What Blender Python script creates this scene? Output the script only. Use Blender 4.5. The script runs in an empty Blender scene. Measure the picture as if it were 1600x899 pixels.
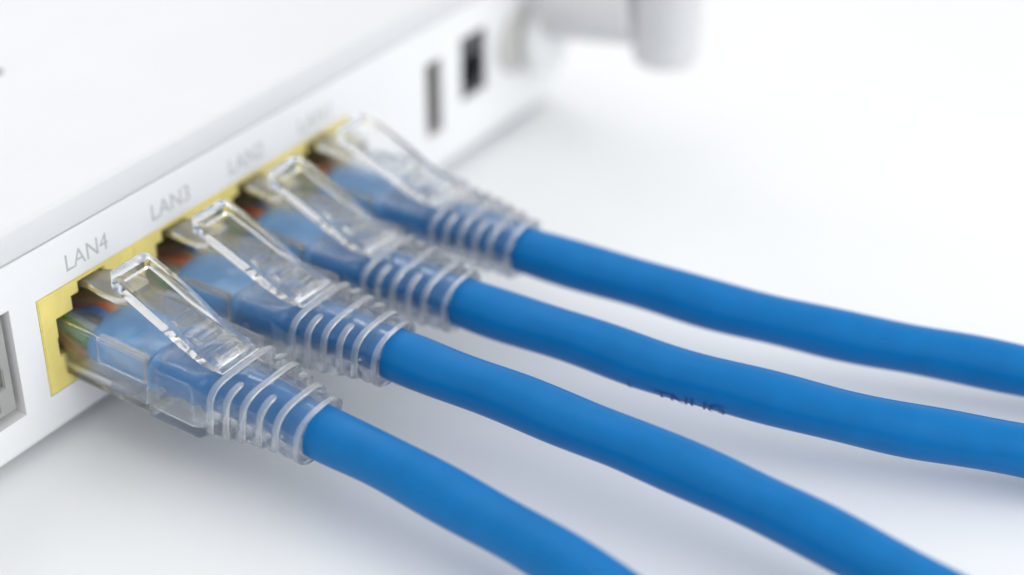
import bpy, bmesh, math, random
from mathutils import Vector, Matrix, noise
import numpy as np
random.seed(4)
S = 0.001            # one millimetre in metres
ZT = 19.0            # height of the jack block's top edge above the table, mm
def V(x, y, z): return Vector((x*S, y*S, (z+ZT)*S))

# ------------------------------------------------------------------ camera
scene = bpy.context.scene
RC = [[0.523969, -0.851738, 0.0], [0.430957, 0.265115, 0.862549], [-0.734665, -0.451948, 0.505974]]
CC = [-108.315, -127.71, 95.266]
cam = bpy.data.cameras.new('camera'); camo = bpy.data.objects.new('camera', cam)
scene.collection.objects.link(camo); scene.camera = camo
cam.sensor_width = 36; cam.lens = 2650/1600*36
cam.clip_start = 0.005; cam.clip_end = 20
m = Matrix(RC).transposed().to_4x4(); m.translation = V(*CC); camo.matrix_world = m
cam.dof.use_dof = True; cam.dof.focus_distance = 0.1855; cam.dof.aperture_fstop = 7.9
cam.dof.aperture_blades = 0

# ------------------------------------------------------------------ light
w = bpy.data.worlds.new('World'); scene.world = w; w.use_nodes = True
nt = w.node_tree; bg = nt.nodes['Background']
bg.inputs['Color'].default_value = (0.975, 0.988, 1.0, 1); bg.inputs['Strength'].default_value = 0.82
def area(name, loc, target, size, watts, col=(1, 1, 1)):
    l = bpy.data.lights.new(name, 'AREA'); l.shape = 'RECTANGLE'; l.size = size[0]*S; l.size_y = size[1]*S
    l.energy = watts; l.color = col
    o = bpy.data.objects.new(name, l); scene.collection.objects.link(o)
    o.location = V(*loc); d = V(*target)-V(*loc); o.rotation_euler = d.to_track_quat('-Z', 'Y').to_euler()
    return o
area('softbox_top', (70, 90, 380), (40, -20, -10), (380, 260), .2, (1, 0.985, 0.965))
area('softbox_front', (40, -470, 250), (40, -10, -5), (480, 380), 1.35, (0.97, 0.985, 1))
area('softbox_rim', (230, 300, 240), (30, -20, -5), (260, 170), .32, (1, 1, 1))
scene.view_settings.view_transform = 'Standard'; scene.view_settings.look = 'None'
scene.view_settings.exposure = 0.07; scene.view_settings.gamma = 1; scene.view_settings.use_curve_mapping = False
scene.render.engine = 'CYCLES'
cy = scene.cycles
cy.max_bounces = 48; cy.transmission_bounces = 44; cy.glossy_bounces = 24; cy.diffuse_bounces = 8; cy.transparent_max_bounces = 32
cy.caustics_reflective = True; cy.caustics_refractive = True; cy.blur_glossy = 0.4
cy.use_denoising = True; cy.sample_clamp_indirect = 10
try: cy.denoiser = 'OPENIMAGEDENOISE'; cy.denoising_prefilter = 'ACCURATE'
except Exception: pass

# ------------------------------------------------------------------ materials
def mat(name, col, rough=0.5, bump=0.0, bscale=1.0, vary=0.0, vscale=0.1, **kw):
    m = bpy.data.materials.new(name); m.use_nodes = True
    nt = m.node_tree; b = nt.nodes['Principled BSDF']
    b.inputs['Base Color'].default_value = (*col, 1); b.inputs['Roughness'].default_value = rough
    for k, v in kw.items(): b.inputs[k.replace('_', ' ')].default_value = v
    tc = nt.nodes.new('ShaderNodeTexCoord')
    mp = nt.nodes.new('ShaderNodeMapping'); mp.inputs['Scale'].default_value = (1/S,)*3   # millimetres
    nt.links.new(tc.outputs['Object'], mp.inputs['Vector'])
    if bump:
        n = nt.nodes.new('ShaderNodeTexNoise'); n.inputs['Scale'].default_value = bscale; n.inputs['Detail'].default_value = 4
        bp = nt.nodes.new('ShaderNodeBump'); bp.inputs['Strength'].default_value = 1; bp.inputs['Distance'].default_value = bump*S
        nt.links.new(mp.outputs[0], n.inputs['Vector']); nt.links.new(n.outputs['Fac'], bp.inputs['Height']); nt.links.new(bp.outputs[0], b.inputs['Normal'])
    if vary:
        n2 = nt.nodes.new('ShaderNodeTexNoise'); n2.inputs['Scale'].default_value = vscale; n2.inputs['Detail'].default_value = 5
        mr = nt.nodes.new('ShaderNodeMapRange'); mr.inputs['From Min'].default_value = .3; mr.inputs['From Max'].default_value = .7
        mr.inputs['To Min'].default_value = 1-vary; mr.inputs['To Max'].default_value = 1+vary
        mx = nt.nodes.new('ShaderNodeVectorMath'); mx.operation = 'SCALE'; mx.inputs[0].default_value = col
        nt.links.new(mp.outputs[0], n2.inputs['Vector']); nt.links.new(n2.outputs['Fac'], mr.inputs['Value'])
        nt.links.new(mr.outputs[0], mx.inputs['Scale']); nt.links.new(mx.outputs[0], b.inputs['Base Color'])
    return m
M = {}
M['table'] = mat('table white', (.82, .83, .84), .38, .01, .6, .015, .02)
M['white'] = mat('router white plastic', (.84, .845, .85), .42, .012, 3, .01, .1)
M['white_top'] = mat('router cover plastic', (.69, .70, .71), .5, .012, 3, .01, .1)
M['blue'] = mat('blue cable jacket', (.0002, .150, .42), .36, .006, 2.2, .05, .3, Specular_IOR_Level=.2)
M['blue_lit'] = mat('jacket end with painted light', (.06, .32, .70), .34, .05, .8, .16, .35, Specular_IOR_Level=.3)  # cable blue lifted, standing in for light and haze inside the clear plug
M['print'] = mat('dark blue print', (.006, .045, .24), .5)
M['yellow'] = mat('yellow jack plastic', (.83, .70, .22), .42, .012, 2.5, .05, .5)
M['grey'] = mat('grey jack plastic', (.36, .36, .345), .45, .01, 3, .04, .4)
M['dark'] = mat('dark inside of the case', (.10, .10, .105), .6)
M['black'] = mat('black jack plastic', (.045, .044, .05), .4)
M['steel'] = mat('dull steel', (.72, .70, .68), .32, Metallic=1)
M['usb'] = mat('usb shell', (.62, .6, .59), .4, Metallic=.5)
M['gold'] = mat('gold contact', (.85, .6, .25), .25, Metallic=1)
M['ink'] = mat('grey printed lettering', (.49, .50, .51), .6)
M['antenna'] = mat('light grey antenna', (.66, .66, .67), .45, .01, 2, .03, .2)
M['nut'] = mat('grey beige socket', (.55, .55, .52), .5)
def glass(name, rough, col=(.995, .998, 1), ior=1.43, bump=.02, bscale=.5, tw=1.0):
    return mat(name, col, rough, bump, bscale, Transmission_Weight=tw, IOR=ior)
def thin(m, f):      # thin moulded walls let part of the light straight through
    nt = m.node_tree; out = next(n for n in nt.nodes if n.type == 'OUTPUT_MATERIAL'); b = nt.nodes['Principled BSDF']
    t = nt.nodes.new('ShaderNodeBsdfTransparent'); t.inputs['Color'].default_value = (.985, .99, 1, 1)
    mx = nt.nodes.new('ShaderNodeMixShader'); mx.inputs[0].default_value = f
    nt.links.new(b.outputs[0], mx.inputs[1]); nt.links.new(t.outputs[0], mx.inputs[2]); nt.links.new(mx.outputs[0], out.inputs['Surface'])
    return m
M['clear'] = thin(glass('clear polycarbonate', .02, tw=.985), .25)
M['boot'] = thin(glass('clear soft boot', .045, (.995, .998, 1), 1.40, .02, .5, .985), .28)
M['rib'] = glass('milky clear rib', .12, (.97, .98, .99), 1.43, .02, .7, .88)
M['guard'] = glass('clear guard', .085, (.99, .995, 1), 1.42, .012, .3, .99)
M['clip'] = glass('clip plastic', .12, (.97, .965, .93), 1.5, .02, .6, .93)
for n, c in dict(wire_orange=(.85, .13, .02), wire_white_orange=(.8, .5, .35), wire_green=(.04, .36, .06), wire_white_green=(.55, .68, .5),
                 wire_blue=(.01, .16, .5), wire_white_blue=(.6, .65, .78), wire_brown=(.36, .13, .06), wire_white_brown=(.6, .45, .36)).items():
    M[n] = mat(n, c, .4)

# ------------------------------------------------------------------ helpers
def link(name, me, m=None, parent=None, smooth=False):
    o = bpy.data.objects.new(name, me); scene.collection.objects.link(o)
    if m: me.materials.clear(); me.materials.append(M[m])
    if parent:
        o.parent = parent; o.location = -wloc(parent)
    for p in me.polygons: p.use_smooth = smooth
    return o
def wloc(o):
    v = o.location.copy()
    while o.parent: o = o.parent; v += o.location
    return v
def outward(bm):      # in millimetres, before scaling
    bmesh.ops.recalc_face_normals(bm, faces=bm.faces)
    if bm.calc_volume(signed=True) < 0: bmesh.ops.reverse_faces(bm, faces=bm.faces)
def data(name, vs, fs, world=True):
    me = bpy.data.meshes.new(name); me.from_pydata([Vector(v) for v in vs], [], fs); me.update()
    bm = bmesh.new(); bm.from_mesh(me); outward(bm)
    for v in bm.verts: v.co = V(*v.co)
    bm.to_mesh(me); bm.free()
    return me
def build(name, vs, fs, m, parent=None, smooth=False): return link(name, data(name, vs, fs), m, parent, smooth)
def sharpen(o, ang=35):
    me = o.data
    for p in me.polygons: p.use_smooth = True
    me.set_sharp_from_angle(angle=math.radians(ang))
def boxdata(name, lo, hi, bev=0, seg=2, f=None):
    bm = bmesh.new(); bmesh.ops.create_cube(bm, size=1)
    for v in bm.verts: v.co = Vector([lo[i]+(hi[i]-lo[i])*(v.co[i]+.5) for i in range(3)])
    if bev: bmesh.ops.bevel(bm, geom=bm.edges[:], offset=bev, segments=seg, affect='EDGES', profile=.5)
    for v in bm.verts:
        if f: v.co = Vector(f(*v.co))
    outward(bm)
    for v in bm.verts: v.co = V(*v.co)
    me = bpy.data.meshes.new(name); bm.to_mesh(me); bm.free(); return me
def box(name, lo, hi, m, parent=None, bev=0, seg=2, f=None):
    o = link(name, boxdata(name, lo, hi, bev, seg, f), m, parent)
    if bev: sharpen(o, 40)
    return o
def loft(rings, caps=True, close=False):
    n = len(rings[0]); vs = [p for r in rings for p in r]; fs = []
    for i in range(len(rings)-1):
        for j in range(n):
            k = (j+1) % n; fs.append((i*n+j, i*n+k, (i+1)*n+k, (i+1)*n+j))
    if caps: fs.append(tuple(range(n))[::-1]); fs.append(tuple(range((len(rings)-1)*n, len(rings)*n)))
    return vs, fs
def cyl(name, a, b, r, m, parent=None, n=40, bev=.3, r2=None):
    a = Vector(a); b = Vector(b); d = (b-a).normalized(); L = (b-a).length
    u = d.orthogonal().normalized(); v = d.cross(u); r2 = r if r2 is None else r2
    prof = [(0, r-bev), (bev*.3, r-bev*.3), (bev, r), (L-bev, r2), (L-bev*.3, r2-bev*.3), (L, r2-bev)]
    rings = [[tuple(a+d*s+(u*math.cos(t)+v*math.sin(t))*q) for t in [2*math.pi*k/n for k in range(n)]] for s, q in prof]
    o = build(name, *loft(rings), m, parent, True); sharpen(o, 50); return o
def empty(name, x, y, z, label, cat, group=None):
    o = bpy.data.objects.new(name, None); scene.collection.objects.link(o); o.location = V(x, y, z)
    o.empty_display_size = .005
    o['label'] = label; o['category'] = cat
    if group: o['group'] = group
    return o

# ------------------------------------------------------------------ table
def table():
    vs = [(-1500, -1500, -ZT), (2500, -1500, -ZT), (2500, 2500, -ZT), (-1500, 2500, -ZT)]
    vs += [(x, y, -ZT-25) for x, y, z in vs]
    fs = [(0, 1, 2, 3), (7, 6, 5, 4)]+[(i, i+4, (i+1) % 4+4, (i+1) % 4) for i in range(4)]
    o = build('table_surface', vs, fs, 'table'); o['kind'] = 'structure'
table()
for i, (x, y, r) in enumerate([(-1.5, -60, .22), (-22, -52, .13), (4, -76, .13)]):
    bm = bmesh.new(); bmesh.ops.create_icosphere(bm, subdivisions=1, radius=1)
    for v in bm.verts: v.co = V(x+v.co.x*r*2.2+v.co.y*r*.8, y+v.co.y*r, -ZT+r*.35+v.co.z*r*.35)
    me = bpy.data.meshes.new('dust_speck'); bm.to_mesh(me); bm.free()
    o = link('dust_speck', me, 'grey', None, True)
    o['kind'] = 'stuff'

# ------------------------------------------------------------------ router
JX0, JX1, JZ1 = 0.0, 57.4, -12.3
XL, XR, YB = -75, 113, 135
router = empty('router', 20, 0, -ZT, 'white flat router whose rear ports face right, four blue cables plugged in', 'router')
HOLES = [(-22.5, -3.9, -12.6, 1.0), (JX0-.12, JX1+.12, JZ1-.12, .12), (75.7, 80.0, -11.2, .5), (84.9, 91.9, -8.7, 1.3)]
def rear_shell():
    Z0, Z1 = -17.5, 6.1
    bz = 1.2      # rounding of the bottom edge
    xs = sorted({XL, XR, *[h[0] for h in HOLES], *[h[1] for h in HOLES]}); zs = sorted({Z0+bz, Z1, *[h[2] for h in HOLES], *[h[3] for h in HOLES]})
    bm = bmesh.new(); cache = {}
    def vv(x, y, z):
        k = (round(x, 4), round(y, 4), round(z, 4))
        if k not in cache: cache[k] = bm.verts.new(V(x, y, z))
        return cache[k]
    def quad(*p): bm.faces.new([vv(*q) for q in p])
    for i in range(len(xs)-1):
        for j in range(len(zs)-1):
            cx, cz = (xs[i]+xs[i+1])/2, (zs[j]+zs[j+1])/2
            if any(h[0] < cx < h[1] and h[2] < cz < h[3] for h in HOLES): continue
            quad((xs[i], 0, zs[j]), (xs[i+1], 0, zs[j]), (xs[i+1], 0, zs[j+1]), (xs[i], 0, zs[j+1]))
    for x0, x1, z0, z1 in HOLES:      # wall thickness of the openings
        D = 2.0
        pz = [z0]+[z for z in zs if z0 < z < z1]+[z1]
        px = [x0]+[x for x in xs if x0 < x < x1]+[x1]
        for a, b in zip(pz, pz[1:]):
            quad((x0, 0, a), (x0, 0, b), (x0, D, b), (x0, D, a)); quad((x1, 0, b), (x1, 0, a), (x1, D, a), (x1, D, b))
        for a, b in zip(px, px[1:]):
            quad((a, 0, z0), (a, D, z0), (b, D, z0), (b, 0, z0)); quad((a, 0, z1), (b, 0, z1), (b, D, z1), (a, D, z1))
    # rounded bottom edge, underside, top ledge, ends and front
    pr = [(0+bz*(1-math.cos(t)), Z0+bz*(1-math.sin(t))) for t in [math.pi/2*k/5 for k in range(6)]]
    for (y0, z0), (y1, z1) in zip(pr, pr[1:]):
        for a, b in zip(xs, xs[1:]): quad((a, y0, z0), (b, y0, z0), (b, y1, z1), (a, y1, z1))
    for a, b in zip(xs, xs[1:]):
        quad((a, bz, Z0), (b, bz, Z0), (b, YB, Z0), (a, YB, Z0)); quad((a, 0, Z1), (b, 0, Z1), (b, YB, Z1), (a, YB, Z1))
        quad((a, YB, Z0), (b, YB, Z0), (b, YB, Z1), (a, YB, Z1))
    for x in (XL, XR):
        ring = [(x, 0, z) for z in zs[::-1]]+[(x, y, z) for y, z in pr[1:]]+[(x, YB, Z0), (x, YB, Z1)]
        bm.faces.new([vv(*q) for q in ring])
    bmesh.ops.remove_doubles(bm, verts=bm.verts, dist=1e-7)
    bmesh.ops.recalc_face_normals(bm, faces=bm.faces)
    me = bpy.data.meshes.new('lower_case'); bm.to_mesh(me); bm.free()
    o = link('lower_case', me, 'white', router); sharpen(o, 30); return o
case = rear_shell()
# top cover: set back a hair from the lower case, rounded along its edge
def cover():
    Z0, Z1, r = 6.28, 9.75, .75
    prof = [(.16, Z0), (.10, Z0+.3), (.45, Z1-r-.3)]+[(.5+r*(1-math.cos(t)), Z1-r+r*math.sin(t)) for t in [math.pi/2*k/6 for k in range(7)]]
    prof += [(YB-1, Z1), (YB-.2, Z1-.8), (YB-.1, Z0)]
    vs, fs = [], []
    X = [XL+.1, XR-.1]; n = len(prof)
    for x in X: vs += [(x, y, z) for y, z in prof]
    for k in range(n): fs.append((k, (k+1) % n, n+(k+1) % n, n+k))
    fs += [tuple(range(n)), tuple(range(n, 2*n))[::-1]]
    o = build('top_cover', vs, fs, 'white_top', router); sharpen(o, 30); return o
cov = cover()
for x, y in ((27.5, 33), (9, 19)): cyl('cover_mark', (x, y, 9.76), (x, y, 9.80), 1.0 if x > 20 else .4, 'dark', cov, 20, .01)
for x in (XL+10, XR-10):
    for y in (9, YB-12): cyl('rubber_foot', (x, y, -ZT+.02), (x, y, -17.49), 5, 'dark', router, 32, .2)

# one network jack of the yellow gang: plate with stepped opening and its tunnel
def jack(x0, x1, xc, m, z1=0.0, z0=JZ1, depth=13, front=-.12, notch=2.05):
    h = [(-5.85, -3.4), (-3.25, -3.4), (-3.25, -1.7), (-notch, -1.7), (-notch, -.4), (notch, -.4), (notch, -1.7), (3.25, -1.7), (3.25, -3.4), (5.85, -3.4),
         (5.85, -5.7), (6.05, -5.8), (6.05, -8.0), (4.9, -8.2), (4.9, -10.6), (-4.9, -10.6), (-4.9, -8.2), (-6.05, -8.0), (-6.05, -5.8), (-5.85, -5.7)]
    h = [(xc+a, b) for a, b in h]
    bm = bmesh.new()
    o4 = [(x0, z0), (x1, z0), (x1, z1), (x0, z1)]
    ov = [bm.verts.new((a, front, b)) for a, b in o4]; hv = [bm.verts.new((a, front, b)) for a, b in h]
    ed = [bm.edges.new((ov[i], ov[(i+1) % 4])) for i in range(4)]+[bm.edges.new((hv[i], hv[(i+1) % len(hv)])) for i in range(len(hv))]
    bmesh.ops.triangle_fill(bm, use_beauty=True, edges=ed)
    def inhole(p):
        x, z = p; c = False; n = len(h)
        for i in range(n):
            (xa, za), (xb, zb) = h[i], h[(i+1) % n]
            if (za > z) != (zb > z) and x < (xb-xa)*(z-za)/(zb-za)+xa: c = not c
        return c
    bad = [f for f in bm.faces if inhole((f.calc_center_median().x, f.calc_center_median().z))]
    bmesh.ops.delete(bm, geom=bad, context='FACES_ONLY')
    bb = [bm.verts.new((v.co.x, depth, v.co.z)) for v in hv]
    n = len(hv)
    for i in range(n): bm.faces.new((hv[i], hv[(i+1) % n], bb[(i+1) % n], bb[i]))
    bm.faces.new(bb)
    ob = [bm.verts.new((v.co.x, depth+1, v.co.z)) for v in ov]
    for i in range(4): bm.faces.new((ov[i], ov[(i+1) % 4], ob[(i+1) % 4], ob[i]))
    bm.faces.new(ob)
    bmesh.ops.recalc_face_normals(bm, faces=bm.faces)
    hard = [e for e in bm.edges if len(e.link_faces) == 2 and e.calc_face_angle(0) > .5 and (min(v.co.y for v in e.verts) <= front+.001) and (max(v.co.y for v in e.verts) <= front+.001)]
    bmesh.ops.bevel(bm, geom=hard, offset=.13, segments=2, affect='EDGES', clamp_overlap=True)
    for v in bm.verts: v.co = V(*v.co)
    me = bpy.data.meshes.new('network_jack'); bm.to_mesh(me); bm.free()
    o = link('network_jack', me, m, router); sharpen(o, 40)
    # spring contacts rising from the floor at the back
    c = None
    for k in range(8):
        x = xc-3.57+k*1.02
        vs, fs = [], []
        for (y, z) in ((3.2, -10.3), (8.5, -8.2), (11.5, -7.6)):
            for dx, dz in ((-.15, -.1), (.15, -.1), (.15, .1), (-.15, .1)): vs.append((x+dx, y, z+dz))
        for a in (0, 4):
            for q in range(4): fs.append((a+q, a+(q+1) % 4, a+4+(q+1) % 4, a+4+q))
        fs += [(3, 2, 1, 0), (8, 9, 10, 11)]
        build('contact', vs, fs, 'gold', o)
    return o
XC = [8.2+14*k for k in range(4)]
cuts = [JX0, 15.2, 29.2, 43.2, JX1]
for k in range(4): jack(cuts[k], cuts[k+1], XC[k], 'yellow')
jg = jack(-21.2, -4.7, -11.9, 'grey', .35, -11.5, front=.45, notch=1.9); jg['label'] = 'empty grey network jack at the left end'
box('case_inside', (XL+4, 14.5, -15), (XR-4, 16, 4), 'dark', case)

# usb socket
u = box('usb_socket', (75.75, 5, -11.1), (79.95, 6, .4), 'usb', router)
for lo, hi in (((75.72, .4, -11.1), (75.95, 5, .4)), ((79.75, .4, -11.1), (79.98, 5, .4)), ((75.95, .4, -11.18), (79.75, 5, -10.95)), ((75.95, .4, .25), (79.75, 5, .48))):
    box('shell_wall', lo, hi, 'usb', u)
box('tongue', (76.2, 1.8, -10), (77.4, 5, -.7), 'grey', u, .1)
# power socket: black block with a round well and a pin
def power():
    x0, x1, z0, z1 = 85.05, 91.75, -8.55, 1.15
    cx, cz, r, n = 88.3, -4.7, 2.75, 40
    bm = bmesh.new(); y = .35
    ov = [bm.verts.new((a, y, b)) for a, b in ((x0, z0), (x1, z0), (x1, z1), (x0, z1))]
    hv = [bm.verts.new((cx+r*math.cos(2*math.pi*k/n), y, cz+r*math.sin(2*math.pi*k/n))) for k in range(n)]
    ed = [bm.edges.new((ov[i], ov[(i+1) % 4])) for i in range(4)]+[bm.edges.new((hv[i], hv[(i+1) % n])) for i in range(n)]
    bmesh.ops.triangle_fill(bm, use_beauty=True, edges=ed)
    bad = [f for f in bm.faces if (f.calc_center_median()-Vector((cx, y, cz))).length < r*.9]
    bmesh.ops.delete(bm, geom=bad, context='FACES_ONLY')
    bb = [bm.verts.new((v.co.x, 9, v.co.z)) for v in hv]
    for i in range(n): bm.faces.new((hv[i], hv[(i+1) % n], bb[(i+1) % n], bb[i]))
    bm.faces.new(bb)
    ob = [bm.verts.new((v.co.x, 10, v.co.z)) for v in ov]
    for i in range(4): bm.faces.new((ov[i], ov[(i+1) % 4], ob[(i+1) % 4], ob[i]))
    bm.faces.new(ob); bmesh.ops.recalc_face_normals(bm, faces=bm.faces)
    for v in bm.verts: v.co = V(*v.co)
    me = bpy.data.meshes.new('power_socket'); bm.to_mesh(me); bm.free()
    o = link('power_socket', me, 'black', router)
    cyl('centre_pin', (cx, 8.9, cz), (cx, 2.6, cz), .7, 'steel', o, 20, .3)
power()

# printed port names
def text_mesh(s, size, ext=0):
    c = bpy.data.curves.new('t', 'FONT'); c.body = s; c.size = size; c.extrude = ext; c.resolution_u = 6
    c.space_character = 1.02
    o = bpy.data.objects.new('t', c); scene.collection.objects.link(o)
    bpy.context.view_layer.update()
    me = bpy.data.meshes.new_from_object(o.evaluated_get(bpy.context.evaluated_depsgraph_get()))
    bpy.data.objects.remove(o); return me
for k in range(4):
    me = text_mesh('LAN%d' % (4-k), 3.0, .01)
    xs = [v.co.x for v in me.vertices]; x0, x1 = min(xs), max(xs)
    for v in me.vertices:
        v.co = V(4.9+14*k+(v.co.x-x0)*6.6/(x1-x0), -.012-v.co.z, 1.45+v.co.y*1.0)
    me.name = 'port_name'; link('port_name', me, 'ink', case)

# ------------------------------------------------------------------ antenna on the rear face
ant = empty('antenna', 101, -1, -4.5, 'blurred light grey hinged antenna on the far end of the white router', 'antenna')
cyl('socket_ring', (99.6, .2, -4.2), (99.6, -1.0, -4.2), 4.6, 'nut', ant, 48, .4)
cyl('hinge_disc', (104.5, -1.2, -5), (104.5, -4.5, -5), 5.2, 'white', ant, 48, .8)
cyl('hinge_barrel', (105, -4.4, 1.8), (104.8, -19.5, 4.0), 5.8, 'antenna', ant, 48, .8)
cyl('shaft', (104.6, -23.6, -4.0), (104.6, -23.6, 95), 5.0, 'antenna', ant, 48, 1.6)

# ------------------------------------------------------------------ patch cables
def se(t, a, b, e):
    c, s = math.cos(t), math.sin(t)
    return (a*math.copysign(abs(c)**(2/e), c), b*math.copysign(abs(s)**(2/e), s))
def smooth(x, a, b):
    t = max(0, min(1, (x-a)/(b-a))); return t*t*(3-2*t)
AX0 = -7.25
def catmull(P, step=.8):
    P = [Vector(p) for p in P]; P = [P[0]*2-P[1]]+P+[P[-1]*2-P[-2]]; out = []
    for i in range(1, len(P)-2):
        a, b, c, d = P[i-1:i+3]; n = max(2, int((c-b).length/step))
        t0 = 0; t1 = t0+(b-a).length**.5; t2 = t1+(c-b).length**.5; t3 = t2+(d-c).length**.5
        for k in range(n):
            t = t1+(t2-t1)*k/n
            A1 = a*((t1-t)/(t1-t0))+b*((t-t0)/(t1-t0)); A2 = b*((t2-t)/(t2-t1))+c*((t-t1)/(t2-t1)); A3 = c*((t3-t)/(t3-t2))+d*((t-t2)/(t3-t2))
            B1 = A1*((t2-t)/(t2-t0))+A2*((t-t0)/(t2-t0)); B2 = A2*((t3-t)/(t3-t1))+A3*((t-t1)/(t3-t1))
            out.append(B1*((t2-t)/(t2-t1))+B2*((t-t1)/(t2-t1)))
    out.append(P[-2]); return out
# centre line of each cable past its boot (x, y, z in mm)
PATHS = [[[8.2, -31.11, -10.26], [7.8, -40.3, -10.9], [7.41, -50.11, -12.0], [6.48, -60.4, -13.0], [4.6, -72.0, -13.9], [2.3, -83.95, -14.6], [-1.38, -103.07, -15.9], [-5.06, -122.19, -15.9]],
         [[22.2, -32.33, -8.17], [22.4, -38.93, -8.6], [22.75, -47.08, -9.0], [22.73, -55.16, -9.6], [23.05, -62.78, -10.2], [23.2, -70.24, -10.9], [22.79, -77.71, -11.6], [22.55, -84.86, -12.4], [21.88, -91.93, -13.2], [20.35, -100.27, -13.8], [17.54, -112.11, -14.5], [13.04, -131.05, -15.9], [8.55, -150.0, -15.9]],
         [[36.2, -32.92, -8.41], [37.15, -46.92, -9.2], [37.95, -56.86, -10.0], [39.67, -66.09, -10.8], [41.82, -74.82, -11.7], [44.43, -83.19, -12.6], [47.01, -89.67, -13.3], [49.57, -96.32, -14.0], [53.34, -105.89, -15.0], [59.37, -121.2, -15.9], [65.4, -136.51, -15.9]],
         [[50.2, -33.1, -7.88], [50.7, -39.3, -8.3], [52.14, -49.45, -9.0], [53.84, -59.38, -10.0], [56.44, -68.59, -11.0], [59.56, -77.42, -12.0], [62.08, -84.46, -12.8], [64.38, -91.7, -13.4], [68.22, -101.97, -14.5], [74.36, -118.4, -15.9], [80.51, -134.83, -15.9]]]
TILT = [4.3, 1.5, 1.6, 1.0]
SIDE = [0.0, 0.012, -0.010, 0.014]
LAB = ['nearest blue patch cable, its clear plug in the port marked LAN4', 'blue patch cable with its clear plug in the port marked LAN3, second from the front',
       'blue patch cable with dark printed letters on its jacket, third from the front', 'farthest blue patch cable, its blurred plug in the last yellow port']
SLOTS = [(21.3, 'a'), (23.25, 'b'), (25.2, 'a'), (27.15, 'b'), (29.1, 'a')]
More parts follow.
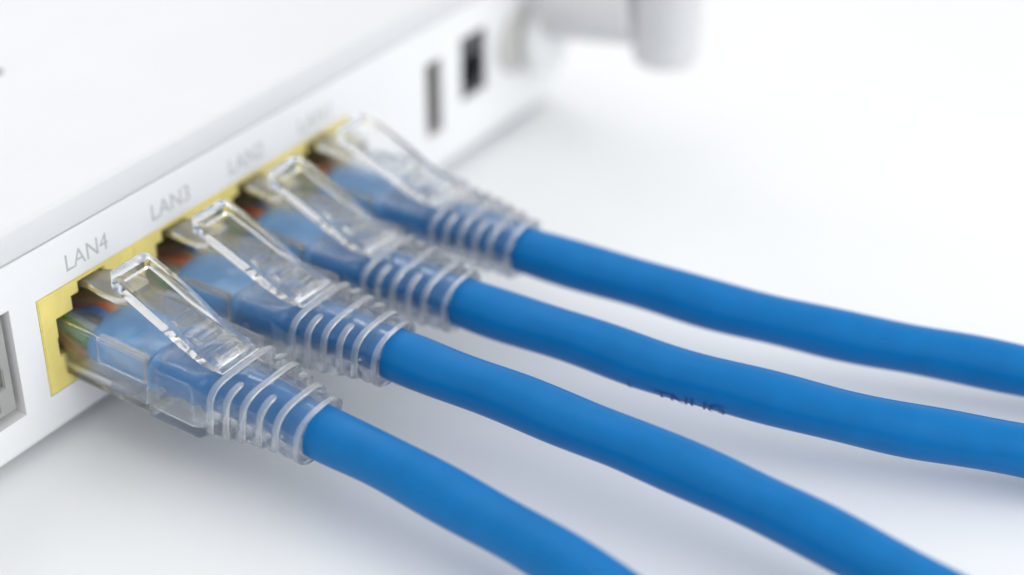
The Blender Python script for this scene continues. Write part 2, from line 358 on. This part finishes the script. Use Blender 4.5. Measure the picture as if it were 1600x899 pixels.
def make_cable(k):
    xc = XC[k]; ti = math.radians(TILT[k]); ct, st = math.cos(ti), math.sin(ti)
    sd = SIDE[k]
    rnd = random.Random(10+k)
    def L(u_, d, h):      # plug coordinates (across, outward, up) to mm
        return (xc+u_+sd*d, -d*ct-h*st, AX0+h*ct-d*st)
    root = empty('patch_cable', xc, -20, -ZT, LAB[k], 'cable', 'blue network cables plugged side by side into the router')
    # --- jacket
    end = L(0, 30, 0)
    pts = [L(0, d, h) for d, h in ((2.0, .2), (9, .2), (15, .1), (21, 0), (26, 0))]
    pts += [p for p in PATHS[k]]
    path = catmull(pts, .55)
    s = 0; rings = []; N = 40; prev = None; up = Vector((0, 0, 1)); frames = []
    for i, p in enumerate(path):
        t = (path[min(i+1, len(path)-1)]-path[max(i-1, 0)]).normalized()
        if i: s += (p-path[i-1]).length
        a = t.cross(up).normalized(); b = a.cross(t)
        d = -p.y if s < 25 else 30
        sq = 1-smooth(d, 13, 19.5)                       # squeezed flat inside the plug
        front = min(1, math.sqrt(max(0.0, 1-(1-min(1, s/1.6))**2))+.02)
        ra, rb = (3.0+1.35*sq)*(.45+.55*front), (3.0-.18*sq)*(.45+.55*front)
        ring = []
        for q in range(N):
            th = 2*math.pi*q/N
            lump = .0
            if s > 26:
                e = smooth(s, 26, 34)
                lump = e*(.07*math.cos(2*th-2*math.pi*s/17+k)+.05*math.cos(th+2*math.pi*s/23+2*k)+(.07 if k < 2 else .035)*(noise.noise(Vector((s*.11, math.cos(th)*.8+5*k, math.sin(th)*.8)))))
            else:
                lump = .28*sq*noise.noise(Vector((s*.4, math.cos(th)*1.4, math.sin(th)*1.4+9*k)))
            c = a*math.cos(th)*(ra+lump)+b*math.sin(th)*(rb+lump)
            ring.append(tuple(p+c))
        rings.append(ring); frames.append((s, p, a, b))
    jacket = build('cable_jacket', *loft(rings), 'blue', root, True); sharpen(jacket, 60)
    jacket.data.materials.append(M['blue_lit'])       # end inside the plug painted paler, light and haze put into the colour
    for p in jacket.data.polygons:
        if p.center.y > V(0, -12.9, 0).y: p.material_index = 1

    if k == 2:      # print along the lower near side
        PSTART, PANG = 66.0, 212.0
        ss = [f[0] for f in frames]
        x = 0
        bm = bmesh.new()
        for ch, s0 in (('I', 53), ('T', 56.8), ('N', 58.8), ('U', 61), ('G', 63.2)):
            me = text_mesh(ch, 3.0); x0 = sum(v.co.x for v in me.vertices)/len(me.vertices)
            for v in me.vertices: v.co.x += s0-x0
            bm.from_mesh(me)
        bmesh.ops.subdivide_edges(bm, edges=bm.edges, cuts=2); me = bpy.data.meshes.new('jacket_print'); bm.to_mesh(me); bm.free()
        for v in me.vertices:
            sv = v.co.x; i = min(range(len(ss)), key=lambda j: abs(ss[j]-sv)); _, p, a, b = frames[i]
            t = (frames[i+1][1]-frames[i-1][1]).normalized(); p = p+t*(sv-ss[i])
            th = math.radians(-57)+v.co.y/3.0
            c = p+(a*math.cos(th)+b*math.sin(th))*3.14
            v.co = V(*c)
        me.name = 'jacket_print'; link('jacket_print', me, 'print', jacket)
    # --- wires
    cols = ['wire_brown', 'wire_green', 'wire_white_blue', 'wire_blue', 'wire_orange', 'wire_white_orange', 'wire_white_green', 'wire_white_brown']
    if k: cols = ['wire_white_brown', 'wire_green', 'wire_white_green', 'wire_orange', 'wire_brown', 'wire_blue', 'wire_white_orange', 'wire_white_blue']
    for i, c in enumerate(cols):
        u0 = (i-3.5)*1.02; uu = (i-3.5)*.85; up_ = 1.9 if i >= 3 else (.4 if i == 2 else -.5-(.6 if i == 0 else 0))
        P = [L(uu, 5.2, up_*.9), L(uu+rnd.uniform(-.2, .2), 3, up_), L(u0*1.0+rnd.uniform(-.25, .25), .8, up_+rnd.uniform(-.2, .5)), L(u0, -3, .6), L(u0, -8.6, -1.2)]
        pp = catmull(P, .5); rr = []
        for j, p in enumerate(pp):
            t = (pp[min(j+1, len(pp)-1)]-pp[max(j-1, 0)]).normalized(); a = t.cross(up).normalized(); b = a.cross(t)
            rr.append([tuple(p+a*.55*math.cos(2*math.pi*q/10)+b*.55*math.sin(2*math.pi*q/10)) for q in range(10)])
        o = build('wire', *loft(rr), c, root, True)
        o['label'] = c.replace('wire_', '').replace('_', ' ')+' wire'
    # --- plug: clear block with a thin outer wall, the cable sits in it
    po = boxdata('connector_plug', (-5.75, -9.2, -3.3), (5.75, 12.65, 3.75), .3, 3, L)
    pi_ = boxdata('inner', (-5.05, -7.5, -2.75), (5.05, 12.2, 3.2), .25, 2, L); pi_.flip_normals()
    bm = bmesh.new(); bm.from_mesh(po); bm.from_mesh(pi_); bm.to_mesh(po); bm.free()
    plug = link('connector_plug', po, 'clear', root); sharpen(plug, 40)
    for sx in (-1, 1):
        a, b = sorted((sx*4.75, sx*6.02))
        box('side_ledge', (a, 5.6, .45), (b, 12.6, 4.0), 'clear', plug, .3, 3, f=L)
        a, b = sorted((sx*3.4, sx*4.9))
        box('bottom_runner', (a, -2, -4.35), (b, 9.0, -3.45), 'clear', plug, .3, 2, f=L)
    box('wedge', (-4.6, 8.2, -6.0+1.9), (4.6, 12.4, -3.4), 'clear', plug, .3, 2, f=L)
    box('retaining_rod', (-4.9, -3.0, -2.6), (-4.3, 6.8, -2.05), 'steel', plug, .15, 2, f=L)
    bm = bmesh.new(); bmesh.ops.create_uvsphere(bm, u_segments=24, v_segments=14, radius=1)
    for v in bm.verts: v.co = Vector(L(-3.3+1.9*v.co.x, 8.2+1.9*v.co.y, -3.0+1.25*v.co.z))
    outward(bm)
    for v in bm.verts: v.co = V(*v.co)
    me = bpy.data.meshes.new('keeper_stub'); bm.to_mesh(me); bm.free(); link('keeper_stub', me, 'clear', plug, True)
    for i in range(8):
        x = (i-3.5)*1.02; box('contact_blade', (x-.15, -8.7, -3.2), (x+.15, -6, -1.7), 'gold', plug, 0, 1, f=L)
    # latch clip, a curved tongue through the notch
    def slab(name, m, parent, dd, mid, half, thick, nu=14, topf=None):
        rings = []
        for d in dd:
            hw = half(d); hc = mid(d); th = thick(d); ring = []
            for j in range(nu+1):
                x = hw*(2*j/nu-1); ring.append(L(x, d, hc+th/2+(topf(d, x) if topf else 0)))
            for j in range(nu+1):
                x = hw*(1-2*j/nu); ring.append(L(x, d, hc-th/2))
            rings.append(ring)
        o = build(name, *loft(rings), m, parent, True); sharpen(o, 32); return o
    slab('latch_clip', 'clip', plug, [-9+i*.4 for i in range(40)], lambda d: 4.6+2.4*smooth(d, -9, 4)-.35*smooth(d, 4, 9), lambda d: 1.6+.9*smooth(d, -.5, 4.0)-.9*max(0, (d-5.5)/1.2)**2*(d > 5.5), lambda d: .8)
    # --- boot: open collar, then a tapering sleeve moulded round the cable, hollow all the way
    N = 96
    def axis(d):      # the sleeve follows the cable's first sag
        q = Vector(L(0, d, 0)); i = next((i for i, f in enumerate(frames) if f[1].y < q.y), 1); i = max(1, i)
        p0, p1 = frames[i-1][1], frames[i][1]; j = p0.lerp(p1, max(0, min(1, (q.y-p0.y)/(p1.y-p0.y))))
        return (j.x-q.x)*smooth(d, 19, 23), (j.z-q.z)*smooth(d, 19, 23)
    def outer(d, t, off=0.0):
        f = smooth(d, 19.6, 20.5); g = smooth(d, 18.5, 33)
        a = 5.95-.45*f-1.75*g+off; bt = 3.95-.12*f-.42*g+off; bb = 4.2-.15*f-.65*g+off; ex = 9-4.0*f-2.1*g
        x, h = se(t, a, 1, ex); h = h*(bt if h > 0 else bb)
        deg = math.degrees(math.atan2(h, x)) % 360; m_ = deg if deg > 90 else 180-deg
        if deg > 270: m_ = 540-deg
        if 21 < d < 31:       # scalloped lower corners
            q = 1-.09*smooth(m_, 206, 222)*(.5+.5*math.cos(2*math.pi*(d-21.3)/1.95))*smooth(d, 21, 22)
            x *= q; h *= q
        ax, az = axis(d)
        return x+ax, h+az
    def bore(d, t):
        f = smooth(d, 18.6, 20.6)
        x, h = se(t, 5.1*(1-f)+3.22*f, 3.3*(1-f)+3.22*f, 7*(1-f)+2*f); ax, az = axis(d)
        return x+ax, h+az
    EX = 32.0
    ds = [12.8+.02, 12.92, 13.1]+[13.4+.4*i for i in range(16)]+[19.7+.15*i for i in range(int((EX-.2-19.7)/.15))]+[EX-.12, EX-.04, EX]
    rings = []
    for d in ds:
        e0 = min(1, (d-12.8)/.32); e1 = min(1, (EX+.01-d)/.15)
        off = -.22*(1-math.sqrt(max(0, 1-(1-e0)**2)))-.18*(1-math.sqrt(max(0, 1-(1-e1)**2)))
        rings.append([(lambda p: L(p[0], d, p[1]))(outer(d, 2*math.pi*j/N, off)) for j in range(N)])
    for d in [EX]+[EX-.5*i for i in range(1, int((EX-13.3)/.5)+1)]+[12.82]:
        rings.append([(lambda p: L(p[0], d, p[1]))(bore(d, 2*math.pi*j/N)) for j in range(N)])
    vs, fs = loft(rings, caps=False); nr = len(rings)
    fs += [((nr-1)*N+j, (nr-1)*N+(j+1) % N, (j+1) % N, j) for j in range(N)]
    boot = build('strain_relief_boot', vs, fs, 'boot', root, True); sharpen(boot, 40)
    # raised half-round ribs and the rim at its end
    def rib(d, t0, t1, wd=.46, ht=.26, n=30, name='rib'):
        rr = []
        for i in range(n+1):
            t = math.radians(t0+(t1-t0)*i/n); e = min(i, n-i)/n*abs(t1-t0)/7; k_ = math.sqrt(max(.02, 1-(1-min(1, e))**2)) if abs(t1-t0) < 359 else 1
            lean = .45*math.sin(t)     # ribs lean with the moulding
            ring = []
            for q in range(10):
                an = 2*math.pi*q/10; p = outer(d, t, .06+ht*k_*math.sin(an)*.8)
                ring.append(L(p[0], d+lean+wd*k_*math.cos(an), p[1]))
            rr.append(ring)
        if abs(t1-t0) < 359: v_, f_ = loft(rr)
        else: v_, f_ = loft(rr[:-1]+[rr[0]], caps=False)
        o = build(name, v_, f_, 'rib', boot, True); sharpen(o, 60); return o
    for sd_, typ in SLOTS:
        if typ == 'a': rib(sd_, -24, 204, n=60)
        else: rib(sd_, 104, 240); rib(sd_, 76, -60)
    rib(EX-.35, 0, 360, .36, .04, 72, 'rim')
    for d, t, rr_ in ((25.9, 196, .17), (26.3, 196, .17), (29.9, 176, .2)):    # small moulded ring marks
        t = math.radians(t); c = outer(d, t, .02); c2 = outer(d, t, .12)
        cyl('moulding_mark', L(c[0], d, c[1]), L(c2[0], d, c2[1]), rr_, 'rib', boot, 12, .04)
    for sx in (-1, 1):
        o = cyl('moulding_dot', L(sx*5.94, 15.3, 1.0), L(sx*6.1, 15.3, 1.0), .42, 'boot', boot, 20, .08)
    # snag guard: channel-shaped arch from the boot's back towards the jack
    gd = [5.2, 5.3, 5.5, 5.8]+[6.1+.24*i for i in range(64)]
    def gmid(d):
        pts_ = [(5.2, 9.5), (6.5, 9.1), (9, 8.05), (13, 6.3), (16.5, 4.9), (19.5, 4.1), (21, 3.9), (32, 3.6)]
        for (a, b), (c, e) in zip(pts_, pts_[1:]):
            if d <= c: t = (d-a)/(c-a); return b+(e-b)*t
        return pts_[-1][1]
    gm = {d: sum(gmid(max(5.2, d+o*.25)) for o in range(-10, 11))/21 for d in gd}
    def gtop(d, x):
        ax_ = abs(x); r = 0
        hw = 3.05
        rail = (smooth(ax_, 2.1, 2.45))*(1-smooth(d, 11.5, 18.5))
        tip = 1-smooth(d, 6.3, 6.6)
        r = .95*max(rail, tip)
        r -= 0.0
        for b in (13.6, 16.6, 19.4):
            r = max(r, .42*(smooth(d, b-.9, b-.3)-smooth(d, b+.3, b+.9))*(1-smooth(ax_, 1.6, 2.0)) if d > 13 else 0)
        return r
    slab('snag_guard', 'guard', boot, gd, lambda d: gm[d], lambda d: (3.05 if d > 6.2 else 2.3+.75*math.sqrt(max(0, 1-((6.2-d)/1.0)**2)))-.0*smooth(d, 22, 31),
         lambda d: .75+.3*smooth(d, 12, 18)-.85*smooth(d, 18.5, 21.2), 36, gtop)
    return root
for k in range(4): make_cable(k)
